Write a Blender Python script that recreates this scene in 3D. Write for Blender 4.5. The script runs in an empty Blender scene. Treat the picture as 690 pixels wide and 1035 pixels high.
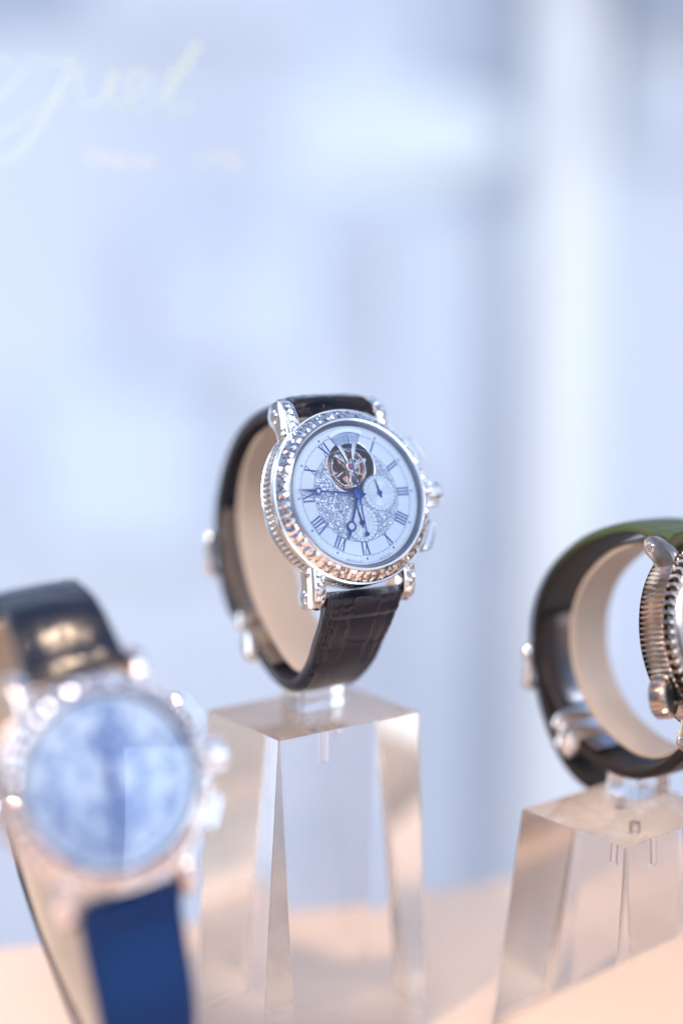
import bpy, bmesh, math, random
from mathutils import Vector, Matrix
random.seed(7)
S = 0.001                      # everything below is written in millimetres
PI = math.pi
sc = bpy.context.scene
C = sc.collection

# ------------------------------------------------------------------ mesh builder
class MB:
    def __init__(self): self.v=[]; self.f=[]; self.m=[]; self.uv={}
    def add(self, vs, fs, mi=0, uvs=None):
        b=len(self.v); self.v+= [tuple(p) for p in vs]
        for i,f in enumerate(fs):
            self.f.append([b+k for k in f]); self.m.append(mi)
        if uvs:
            for i,u in enumerate(uvs): self.uv[b+i]=u
        return self
    def build(self, name, mats, parent=None, smooth=None, off=(0,0,0), label=None, bevel=0, mat4=None):
        me=bpy.data.meshes.new(name)
        o_=Vector(off)
        vs=[(mat4@Vector(p) if mat4 else Vector(p)) for p in self.v]
        me.from_pydata([((p-o_)*S)[:] for p in vs], [], self.f)
        if not isinstance(mats,(list,tuple)): mats=[mats]
        for m in mats: me.materials.append(m)
        for p,mi in zip(me.polygons,self.m): p.material_index=mi
        bm=bmesh.new(); bm.from_mesh(me)
        if self.uv:
            bm.verts.ensure_lookup_table(); l=bm.loops.layers.uv.new('UVMap')
            for f in bm.faces:
                for lp in f.loops:
                    lp[l].uv=self.uv.get(lp.vert.index,(0,0))
        if bevel:
            bmesh.ops.recalc_face_normals(bm, faces=bm.faces)
            es=[e for e in bm.edges if len(e.link_faces)==2 and e.calc_face_angle(0)>0.5]
            bmesh.ops.bevel(bm, geom=es, offset=bevel*S, segments=2, profile=.5, affect='EDGES', clamp_overlap=True)
        bmesh.ops.recalc_face_normals(bm, faces=bm.faces)
        bm.to_mesh(me); bm.free()
        if smooth is not None:
            me.shade_smooth(); me.set_sharp_from_angle(angle=math.radians(smooth))
        ob=bpy.data.objects.new(name, me); C.objects.link(ob)
        if parent: ob.parent=parent
        if label: ob['label']=label
        return ob

def lathe(mb, prof, n=96, mi=0, cx=0, cy=0, closed=False, M=None, wob=None):
    vs=[]
    for i in range(n):
        a=2*PI*i/n
        for (r,z) in prof:
            k=wob(i,r,z) if wob else 1
            p=Vector((cx+r*k*math.cos(a), cy+r*k*math.sin(a), z))
            vs.append(M@p if M else p)
    m=len(prof); fs=[]
    for i in range(n):
        j=(i+1)%n
        for k in range(m-1 if not closed else m):
            k2=(k+1)%m
            fs.append([i*m+k, j*m+k, j*m+k2, i*m+k2])
    mb.add(vs,fs,mi); return mb

def cap(mb, r, z, n=96, mi=0, cx=0, cy=0, M=None):
    vs=[Vector((cx+r*math.cos(2*PI*i/n), cy+r*math.sin(2*PI*i/n), z)) for i in range(n)]
    if M: vs=[M@p for p in vs]
    mb.add(vs,[list(range(n))],mi); return mb

def disc(mb, r, z0, z1, n=48, mi=0, cx=0, cy=0, M=None):
    lathe(mb,[(r,z0),(r,z1)],n,mi,cx,cy,M=M); cap(mb,r,z0,n,mi,cx,cy,M); cap(mb,r,z1,n,mi,cx,cy,M); return mb

def prism(mb, poly, z0, z1, mi=0, M=None):
    n=len(poly)
    vs=[Vector((x,y,z0)) for x,y in poly]+[Vector((x,y,z1)) for x,y in poly]
    if M: vs=[M@p for p in vs]
    fs=[list(range(n)), list(range(n,2*n))]+[[i,(i+1)%n,n+(i+1)%n,n+i] for i in range(n)]
    mb.add(vs,fs,mi); return mb

def box(mb, c, s, M=None, mi=0):
    x,y,z=c; a,b,d=s[0]/2,s[1]/2,s[2]/2
    vs=[Vector((x+i*a,y+j*b,z+k*d)) for k in (-1,1) for (i,j) in ((-1,-1),(1,-1),(1,1),(-1,1))]
    if M: vs=[M@p for p in vs]
    mb.add(vs,[[0,1,2,3],[4,5,6,7],[0,1,5,4],[1,2,6,5],[2,3,7,6],[3,0,4,7]],mi); return mb

def tube(mb, pts, r, n=8, mi=0, closed=False):
    pts=[Vector(p) for p in pts]; m=len(pts); vs=[]
    rr=r if isinstance(r,(list,tuple)) else [r]*m
    up=Vector((0.13,0.21,0.97))
    for i,p in enumerate(pts):
        a=pts[i-1] if (i or closed) else p
        b=pts[(i+1)%m] if (i<m-1 or closed) else p
        t=(b-a).normalized(); u=t.cross(up)
        if u.length<1e-3: u=t.cross(Vector((1,0,0)))
        u.normalize(); w=t.cross(u)
        for k in range(n):
            q=2*PI*k/n; vs.append(p+u*rr[i]*math.cos(q)+w*rr[i]*math.sin(q))
    fs=[]
    for i in range(m if closed else m-1):
        j=(i+1)%m
        for k in range(n): fs.append([i*n+k,i*n+(k+1)%n,j*n+(k+1)%n,j*n+k])
    if not closed: fs+= [list(range(n)), [(m-1)*n+k for k in range(n)]]
    mb.add(vs,fs,mi); return mb

def spline(P, n=12, closed=False):
    out=[]; m=len(P)
    g=lambda i: Vector(P[i%m]) if closed else Vector(P[max(0,min(m-1,i))])
    for i in range(m if closed else m-1):
        a,b,c,d=g(i-1),g(i),g(i+1),g(i+2)
        for k in range(n):
            t=k/n
            out.append(0.5*((2*b)+(c-a)*t+(2*a-5*b+4*c-d)*t*t+(3*b-a-3*c+d)*t**3))
    if not closed: out.append(g(m-1))
    return out

def resample(pts, step):
    L=[0]
    for a,b in zip(pts,pts[1:]): L.append(L[-1]+(b-a).length)
    n=max(2,int(L[-1]/step)); out=[]; j=0
    for i in range(n+1):
        s=L[-1]*i/n
        while j<len(L)-2 and L[j+1]<s: j+=1
        t=(s-L[j])/max(1e-9,L[j+1]-L[j]); out.append(pts[j].lerp(pts[j+1],min(1,max(0,t))))
    return out, L[-1]

def stone(mb, c, ux, uy, uz, w0, w1, l, h=.45, d=.7, mi=0):
    """step-cut stone: centre c, width w0 (at -l/2) to w1 (at +l/2), crown h, pavilion d"""
    c=Vector(c); vs=[]
    def ring(k, z):
        for sx,sy in ((-1,-1),(1,-1),(1,1),(-1,1)):
            w=(w0 if sy<0 else w1)/2
            yy=sy*(l/2-(1-k)*min(w0,l)/2)
            xx=sx*(w-(1-k)*min(w0,l)/2)
            vs.append(c+ux*xx+uy*yy+uz*z)
    ring(1,0); ring(.82,h*.6); ring(.55,h); ring(.62,-d*.5); ring(.25,-d)
    q=lambda a,b:[[a+i,a+(i+1)%4,b+(i+1)%4,b+i] for i in range(4)]
    tb=len(vs); vs.append(c+uz*h*1.12)
    fs=q(0,4)+q(4,8)+[[8,9,tb],[9,10,tb],[10,11,tb],[11,8,tb]]+q(0,12)+q(12,16)+[[16,17,18,19]]
    mb.add(vs,fs,mi)

def gem(mb, c, ux, uy, uz, w0, w1, l, nx=3, ny=4, h=.3, jit=.10, rnd=random.Random(21)):
    """brilliant-set cell: a small mound of random facets, materials 0 bright / 1 deep / 2 warm"""
    c=Vector(c); vs=[]
    for j in range(ny+1):
        v=-.5+j/ny; w=w0+(w1-w0)*(j/ny)
        for i in range(nx+1):
            u=-.5+i/nx; edge=(i in(0,nx)) or (j in (0,ny))
            du=0 if i in (0,nx) else rnd.uniform(-.25,.25)/nx; dv=0 if j in (0,ny) else rnd.uniform(-.25,.25)/ny
            z=0 if edge else h+rnd.uniform(-jit,jit)
            vs.append(c+ux*((u+du)*w)+uy*((v+dv)*l)+uz*z)
    for j in range(ny):
        for i in range(nx):
            a=j*(nx+1)+i; b=a+1; d=a+nx+1; e=d+1
            T=[[a,b,e],[a,e,d]] if rnd.random()<.5 else [[a,b,d],[b,e,d]]
            for t in T:
                q=rnd.random(); mb.add([vs[k] for k in t],[[0,1,2]],0 if q<.62 else (1 if q<.84 else 2))
# ------------------------------------------------------------------ materials
def mat(name, col=(.8,.8,.8), metal=0., rough=.5, ior=1.5, trans=0., coat=0., emit=None, spec=None, sheen=0, noise=None, bump=None, sss=0):
    m=bpy.data.materials.new(name); m.use_nodes=True; nt=m.node_tree; b=nt.nodes['Principled BSDF']
    b.inputs['Base Color'].default_value=(*col,1); b.inputs['Metallic'].default_value=metal
    b.inputs['Roughness'].default_value=rough; b.inputs['IOR'].default_value=ior
    b.inputs['Transmission Weight'].default_value=trans; b.inputs['Coat Weight'].default_value=coat
    if coat: b.inputs['Coat Roughness'].default_value=.15
    if spec is not None: b.inputs['Specular IOR Level'].default_value=spec
    if sss:
        b.inputs['Subsurface Weight'].default_value=sss; b.inputs['Subsurface Scale'].default_value=.003
        b.inputs['Subsurface Radius'].default_value=(1,.7,.5)
    if emit: b.inputs['Emission Color'].default_value=(*emit[0],1); b.inputs['Emission Strength'].default_value=emit[1]
    tc=nt.nodes.new('ShaderNodeTexCoord')
    if noise:                                # (scale per metre, amount of colour change, roughness change)
        n=nt.nodes.new('ShaderNodeTexNoise'); n.inputs['Scale'].default_value=noise[0]; n.inputs['Detail'].default_value=4
        nt.links.new(tc.outputs['Object'],n.inputs['Vector'])
        mx=nt.nodes.new('ShaderNodeMix'); mx.data_type='RGBA'
        k=noise[1]
        mx.inputs[6].default_value=(*[c*(1-k) for c in col],1); mx.inputs[7].default_value=(*[min(1,c*(1+k)) for c in col],1)
        nt.links.new(n.outputs['Fac'],mx.inputs[0]); nt.links.new(mx.outputs[2],b.inputs['Base Color'])
        mr=nt.nodes.new('ShaderNodeMapRange'); mr.inputs[3].default_value=max(0,rough-noise[2]); mr.inputs[4].default_value=min(1,rough+noise[2])
        nt.links.new(n.outputs['Fac'],mr.inputs[0]); nt.links.new(mr.outputs[0],b.inputs['Roughness'])
    if bump:                                 # (scale, distance)
        n=nt.nodes.new('ShaderNodeTexNoise'); n.inputs['Scale'].default_value=bump[0]; n.inputs['Detail'].default_value=6
        nt.links.new(tc.outputs['Object'],n.inputs['Vector'])
        bp=nt.nodes.new('ShaderNodeBump'); bp.inputs['Distance'].default_value=bump[1]; bp.inputs['Strength'].default_value=.6
        nt.links.new(n.outputs['Fac'],bp.inputs['Height']); nt.links.new(bp.outputs[0],b.inputs['Normal'])
    return m

def thin_glass(name, tint=(1,1,1), ior=1.5, boost=1.0, rough=0.):
    m=bpy.data.materials.new(name); m.use_nodes=True; nt=m.node_tree; nt.nodes.clear()
    out=nt.nodes.new('ShaderNodeOutputMaterial'); tr=nt.nodes.new('ShaderNodeBsdfTransparent'); gl=nt.nodes.new('ShaderNodeBsdfGlossy')
    fr=nt.nodes.new('ShaderNodeFresnel'); fr.inputs['IOR'].default_value=ior
    mt=nt.nodes.new('ShaderNodeMath'); mt.operation='MULTIPLY'; mt.inputs[1].default_value=boost; mt.use_clamp=True
    mx=nt.nodes.new('ShaderNodeMixShader'); tr.inputs[0].default_value=(*tint,1); gl.inputs['Roughness'].default_value=rough
    gl.inputs['Color'].default_value=(.9,.95,1,1)
    nt.links.new(fr.outputs[0],mt.inputs[0]); nt.links.new(mt.outputs[0],mx.inputs[0]); nt.links.new(tr.outputs[0],mx.inputs[1]); nt.links.new(gl.outputs[0],mx.inputs[2]); nt.links.new(mx.outputs[0],out.inputs[0])
    return m

M={}
M['steel']=mat('polished_white_gold',(.86,.84,.83),1,.09,noise=(900,.04,.04))
M['steel_soft']=mat('satin_white_gold',(.74,.72,.72),1,.26,noise=(1500,.05,.08))
M['pusher']=mat('grey_gold_polish',(.62,.61,.62),1,.14)
M['dark_flange']=mat('dark_flange',(.30,.29,.32),1,.16)
M['black_lining']=mat('black_lining',(.02,.014,.012),0,.55,noise=(600,.25,.08))
M['strap_green_sheen']=mat('painted_green_sheen',(.045,.065,.022),0,.5,noise=(1800,.35,.08),bump=(4000,.0001))  # green reflection on the right strap, put into its base colour
M['rose']=mat('pale_rose_gold',(.84,.68,.60),1,.14)
M['warm_steel']=mat('warm_steel',(.50,.41,.35),1,.2,noise=(900,.08,.06))
M['diamond']=mat('diamond',(1,1,1),0,0.0,ior=2.0,trans=1)
dm=M['diamond']; _b=dm.node_tree.nodes['Principled BSDF']; _b.inputs['IOR'].default_value=2.3
_g=dm.node_tree.nodes.new('ShaderNodeBsdfGlossy'); _g.inputs['Roughness'].default_value=.06; _g.inputs['Color'].default_value=(.95,.90,.88,1)
_m=dm.node_tree.nodes.new('ShaderNodeMixShader'); _m.inputs[0].default_value=.10
dm.node_tree.links.new(_b.outputs[0],_m.inputs[1]); dm.node_tree.links.new(_g.outputs[0],_m.inputs[2]); dm.node_tree.links.new(_m.outputs[0],dm.node_tree.nodes['Material Output'].inputs[0])
M['glint']=[mat('brilliant_bright',(.90,.87,.88),1,.06),mat('brilliant_deep',(.44,.39,.42),1,.08),mat('brilliant_warm',(.92,.77,.70),1,.06)]
M['pave']=mat('pave_facets',(.78,.79,.86),1,.12)
M['enamel']=mat('pale_enamel',(.86,.87,.90),0,.5)
M['enamel_shade']=mat('grey_blue_enamel',(.36,.43,.62),0,.5)
M['dial']=mat('silvered_dial',(.86,.87,.90),.2,.36,noise=(2500,.04,.05))
M['dial_centre']=mat('dial_setting_bed',(.5,.53,.6),.8,.35,noise=(3000,.2,.05))
M['blue']=mat('blued_steel',(.010,.055,.26),.7,.22)
M['blue_ink']=mat('blue_enamel',(.008,.05,.30),0,.35)
M['grey_ink']=mat('grey_print',(.2,.25,.36),0,.5)
M['pearl']=mat('hand_lume',(.82,.78,.80),0,.4)
M['well']=mat('movement_plate',(.17,.08,.06),.7,.3,noise=(1500,.5,.1))
M['copper']=mat('rose_gold_gear',(.85,.45,.30),1,.18)
M['ruby']=mat('ruby',(.5,.03,.16),0,.08,coat=1)
M['crystal']=thin_glass('sapphire_crystal',(.97,.985,1),1.6,1.15)
M['pane']=thin_glass('window_glass',(.985,.99,1),1.45,.5)
M['acrylic']=mat('clear_acrylic',(.985,.99,1),0,0.,ior=1.49,trans=1)
M['cuff']=mat('cream_plastic',(.46,.385,.325),0,.42,noise=(250,.04,.05),bump=(900,.00008),sss=.25)
M['lining']=mat('calf_lining',(.010,.011,.022),0,.6,noise=(600,.25,.08),bump=(4000,.0001))
M['thread']=mat('black_thread',(.008,.008,.01),0,.75)
M['table']=mat('cream_lacquer',(.70,.53,.415),0,.38,noise=(25,.03,.05))
M['riser']=mat('peach_leatherette',(.60,.45,.34),0,.5,noise=(40,.04,.05),bump=(1500,.0002))
M['letters']=mat('white_vinyl',(.66,.76,.55),0,.5)
def frosted(m,k):
    nt=m.node_tree; b=nt.nodes['Principled BSDF']; t_=nt.nodes.new('ShaderNodeBsdfTransparent'); x_=nt.nodes.new('ShaderNodeMixShader'); x_.inputs[0].default_value=k
    nt.links.new(t_.outputs[0],x_.inputs[1]); nt.links.new(b.outputs[0],x_.inputs[2]); nt.links.new(x_.outputs[0],nt.nodes['Material Output'].inputs[0])
frosted(M['letters'],.13)
M['letters_gold']=mat('pale_gold_vinyl',(.62,.60,.48),.2,.45)
frosted(M['letters_gold'],.55)
M['black_rubber']=mat('black_stem',(.006,.006,.006),0,.4)

def fade_sheen(m):  # painted green sheen runs out to black along the strap
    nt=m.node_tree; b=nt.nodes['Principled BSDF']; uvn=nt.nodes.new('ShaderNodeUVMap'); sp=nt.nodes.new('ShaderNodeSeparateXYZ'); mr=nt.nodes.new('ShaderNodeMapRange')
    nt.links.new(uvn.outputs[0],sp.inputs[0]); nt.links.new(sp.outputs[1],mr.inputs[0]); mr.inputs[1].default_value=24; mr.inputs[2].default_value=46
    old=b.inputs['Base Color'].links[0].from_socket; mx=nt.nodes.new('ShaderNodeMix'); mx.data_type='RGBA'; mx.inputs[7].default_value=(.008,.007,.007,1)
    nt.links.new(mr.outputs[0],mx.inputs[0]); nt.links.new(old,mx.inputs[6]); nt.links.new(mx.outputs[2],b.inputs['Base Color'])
fade_sheen(M['strap_green_sheen'])
def leather(name, col, rough=.3, coat=.4):
    m=mat(name,col,0,rough,coat=coat,noise=(300,.15,.05))
    nt=m.node_tree; b=nt.nodes['Principled BSDF']; tc=nt.nodes['Texture Coordinate']
    v=nt.nodes.new('ShaderNodeTexVoronoi'); v.inputs['Scale'].default_value=1500
    bp=nt.nodes.new('ShaderNodeBump'); bp.inputs['Distance'].default_value=.00004; bp.inputs['Strength'].default_value=.2
    nt.links.new(tc.outputs['Object'],v.inputs['Vector']); nt.links.new(v.outputs['Distance'],bp.inputs['Height']); nt.links.new(bp.outputs[0],b.inputs['Normal'])
    return m
M['strap_black']=leather('black_alligator',(.004,.007,.018),.22,.2)
M['strap_navy']=leather('navy_alligator',(.001,.024,.10),.5,.0)
M['strap_navy'].node_tree.nodes['Principled BSDF'].inputs['Specular IOR Level'].default_value=.2
M['strap_rubber']=mat('dark_brown_rubber',(.018,.012,.011),0,.42,noise=(400,.3,.05),bump=(3500,.00006))

# ------------------------------------------------------------------ camera and frames of reference
F=50*1035/36.0; PIT=math.radians(8); H=185.0      # camera 185 mm above the table top
cam=bpy.data.cameras.new('Camera'); co=bpy.data.objects.new('Camera',cam); C.objects.link(co); sc.camera=co
co.location=(0,0,H*S); co.rotation_euler=(PI/2-PIT,0,0)
cam.sensor_fit='VERTICAL'; cam.sensor_height=36; cam.lens=50; cam.clip_start=.01; cam.clip_end=50
cam.dof.use_dof=True; cam.dof.focus_distance=.341; cam.dof.aperture_fstop=1.95; cam.dof.aperture_blades=0
def c2w(v):
    c,s=math.cos(PIT),math.sin(PIT)
    return Vector((v[0], v[1]*s-v[2]*c, v[1]*c+v[2]*s))
def rayplane(px,py,z):                               # a point on the level z (mm above the table) seen at that pixel
    r=c2w(((px-345)/F,(517.5-py)/F,-1)); t=(z-H)/r.z; p=r*t; p.z=z; return p
def frame(px,py,D,x3,y12):
    x=Vector(x3).normalized(); y=Vector(y12); y=(y-x*x.dot(y)).normalized(); n=x.cross(y)
    O=Vector(((px-345)*D/F,(517.5-py)*D/F,-D))
    xw,yw,nw,Ow=c2w(x),c2w(y),c2w(n),c2w(O)+Vector((0,0,H))
    m=Matrix(((xw.x,yw.x,nw.x,Ow.x),(xw.y,yw.y,nw.y,Ow.y),(xw.z,yw.z,nw.z,Ow.z),(0,0,0,1)))
    return m

def thing(name,label,cat,loc_mm,group=None,rot=None):
    o=bpy.data.objects.new(name,None); C.objects.link(o); o.empty_display_size=.01
    o.location=Vector(loc_mm)*S
    if rot: o.rotation_euler=rot
    o['label']=label; o['category']=cat
    if group: o['group']=group
    return o

# ------------------------------------------------------------------ straps and collars (ribbons along a Y-Z path)
def ribbon(mb, path, hw, thick, step=.8, nx=24, groove=None, pad=0., mi_out=0, mi_in=1, roll=0, endround=0, lift=0):
    """path of (Y,Z); outward side is left of travel from 12 over the back to 6; returns stitch rows"""
    pts,L=resample([Vector((0,a,b)) for a,b in path],step); n=len(pts)
    rows=[]; vs=[]; uv=[]
    NX=nx
    for i,p in enumerate(pts):
        a=pts[max(0,i-1)]; b=pts[min(n-1,i+1)]; t=(b-a).normalized(); nn=Vector((0,-t.z,t.y))  # outward
        nn=Vector((0,-t.z,t.y)); nn = -nn if SIGN[0]<0 else nn
        s=L*i/(n-1); w=hw(s/L)
        p=p+nn*lift*max(0,(s-(L-32))/32)**1.6
        rl=roll*max(0,1-(s/5.5))**.6
        e=1.0
        if endround:
            d=L-s
            if d<endround: e=math.sqrt(max(0.02,1-((endround-d)/endround)**2))
        w*=e; rows.append((p,nn,w,s))
        for k in range(NX+1):
            u=-1+2*k/NX; x=u*w
            bulge=pad*(1-abs(u)**3); edge=.35*max(0,(abs(u)-.9)/.1)**2*thick
            g=groove(x,s,u) if groove else 0
            vs.append(p+Vector((x,0,0))+nn*(thick/2+bulge-edge-g+rl)); uv.append((x,s))
        for k in range(NX+1):
            u=-1+2*k/NX; x=u*w; edge=.2*max(0,(abs(u)-.9)/.1)**2*thick
            vs.append(p+Vector((x,0,0))-nn*(thick/2-edge)); uv.append((x,s))
    W=2*(NX+1); fo=[];fi=[]
    for i in range(n-1):
        for k in range(NX):
            a=i*W+k; fo.append([a,a+1,a+W+1,a+W])
            a=i*W+NX+1+k; fi.append([a,a+1,a+W+1,a+W])
        fo.append([i*W,(i+1)*W,(i+1)*W+NX+1,i*W+NX+1])
        fo.append([i*W+NX,(i+1)*W+NX,(i+1)*W+2*NX+1,i*W+2*NX+1])
    for i in (0,n-1):
        for k in range(NX): fo.append([i*W+k,i*W+k+1,i*W+NX+2+k,i*W+NX+1+k])
    b=len(mb.v); mb.add(vs,fo,mi_out,uv)
    for f in fi: mb.f.append([b+k for k in f]); mb.m.append(mi_in)
    return rows
SIGN=[1]

def gator(seed, rowlen=7.5):
    rnd=random.Random(seed); cols=[-3.4,4.0]
    ph=[rnd.uniform(0,6) for _ in range(8)]
    offs=[rnd.uniform(-1.4,1.4) for _ in range(60)]
    def g(x,s,u):
        d=9
        for i,c in enumerate(cols):
            xx=c+.45*math.sin(s*.35+ph[i])+.25*math.sin(s*1.1+ph[i+2]); d=min(d,abs(x-xx)*1.0)
        # transverse lines, staggered between the columns, wobbly
        col=0 if x<cols[0] else (1 if x<cols[1] else 2)
        st=[2.2,0,1.3][col] if abs(x)<7.2 else 3
        wob=.35*math.sin(x*.9+ph[4])+.22*math.sin(x*2.3+ph[5])
        for k in range(int(s//rowlen)-1,int(s//rowlen)+3):
            ss=k*rowlen+st+offs[k%60]*.5+wob; d=min(d,abs(s-ss))
        if abs(x)>7.0:
            q=abs(((s+1)%2.6)-1.3)
            d=min(d,q+.15)
        if abs(abs(x)-7.1)<.6: d=min(d,abs(abs(x)-7.1-.15*math.sin(s*1.7))+.1)
        return .24*math.exp(-(d/.27)**2)
    return g

def stitches(mb, rows, inset, thick, s0, s1, pitch=2.3, length=1.7, r=.24):
    for sgn in (-1,1):
        s=s0
        while s<s1:
            seg=[q for q in rows if s<=q[3]<=s+length]
            if len(seg)>=2:
                pts=[q[0]+Vector((sgn*(q[2]-inset),0,0))+q[1]*(thick/2+.30) for q in seg]
                tube(mb,pts,r,6)
            s+=pitch

# ------------------------------------------------------------------ the watch
NUM={1:'I',2:'II',3:'III',4:'IIII',5:'V',6:'VI',7:'VII',8:'VIII',9:'IX',10:'X',11:'XI'}
def numeral(mb, txt, z, h=2.6, M4=None):
    """Roman numeral strokes; thick and thin strokes with hairline serifs, centred on the origin"""
    wI,wV,wX=.66,1.6,1.6; adv={'I':wI+.12,'V':wV,'X':wX}
    W=sum(adv[c] for c in txt); x=-W/2
    def seg(x0,y0,x1,y1,w):
        d=Vector((x1-x0,y1-y0)).normalized(); n=Vector((-d.y,d.x))*w/2
        prism(mb,[(x0+n.x,y0+n.y),(x1+n.x,y1+n.y),(x1-n.x,y1-n.y),(x0-n.x,y0-n.y)],z,z+.05,M=M4)
    a=h/2
    for c in txt:
        if c=='I': seg(x+adv[c]/2,-a,x+adv[c]/2,a,.40)
        if c=='V': seg(x+.3,a,x+wV/2,-a,.4); seg(x+wV-.3,a,x+wV/2,-a,.15)
        if c=='X': seg(x+.28,a,x+wX-.28,-a,.4); seg(x+wX-.28,a,x+.28,-a,.15)
        x+=adv[c]
    seg(-W/2+.05,a,W/2-.05,a,.12); seg(-W/2+.05,-a,W/2-.05,-a,.12)

def text_mb(txt, size, z, place, depth=.04):
    """flat lettering; place(x,y)->Vector"""
    cu=bpy.data.curves.new('t','FONT'); cu.body=txt; cu.size=size; cu.align_x='CENTER'; cu.resolution_u=3
    ob=bpy.data.objects.new('t',cu); C.objects.link(ob); dg=bpy.context.evaluated_depsgraph_get()
    me=bpy.data.meshes.new_from_object(ob.evaluated_get(dg)); bpy.data.objects.remove(ob)
    mb=MB(); vs=[place(v.co.x,v.co.y) for v in me.vertices]
    mb.add(vs,[list(p.vertices) for p in me.polygons]); bpy.data.meshes.remove(me); return mb

def hand(mb, mbl, L, rc, ring, ang, z, w0=.75, tail=2.0, hub=1.1):
    """pomme hand: tapered shaft, hollow ring at rc, pointed tip at L"""
    R4=Matrix.Rotation(ang,4,'Z')
    prism(mb,[(-tail,-.28),(-tail,.28),(0,w0/2),(rc-ring,w0*.27),(rc-ring,-w0*.27),(0,-w0/2)],z,z+.16,M=R4)
    lathe(mb,[(ring-.42,z),(ring,z),(ring,z+.18),(ring-.42,z+.18)],28,closed=True,cx=rc,cy=0,M=R4)
    prism(mb,[(rc+ring-.1,-.3),(rc+ring+.5,-.38),(L,-.04),(L,.04),(rc+ring+.5,.38),(rc+ring-.1,.3)],z,z+.16,M=R4)
    disc(mb,hub,z-.02,z+.2,28)
    disc(mbl,ring-.42,z+.02,z+.08,24,cx=rc,cy=0,M=R4)

def lug_poly_sport(s):
    P=[(12.5,-2.0),(17,-2.0),(20.5,-2.9),(23.6,-4.8),(25.3,-7.0),(25.6,-8.6),(24.9,-10.0),(23.4,-10.6),(21.6,-10.2),(19.6,-8.6),(17.5,-7.9),(12.5,-8.6)]
    return [(s*a,b) for a,b in P]
def lug_poly(s):
    P=[(12.5,-1.9),(17,-1.7),(21,-2.3),(24.0,-3.6),(25.6,-5.6),(25.7,-8.0),(25.0,-10.4),(23.2,-11.8),(21.2,-11.6),(19.7,-10.2),(18.6,-9.2),(16.5,-8.9),(12.5,-8.9)]
    return [(s*a,b) for a,b in P]

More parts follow.
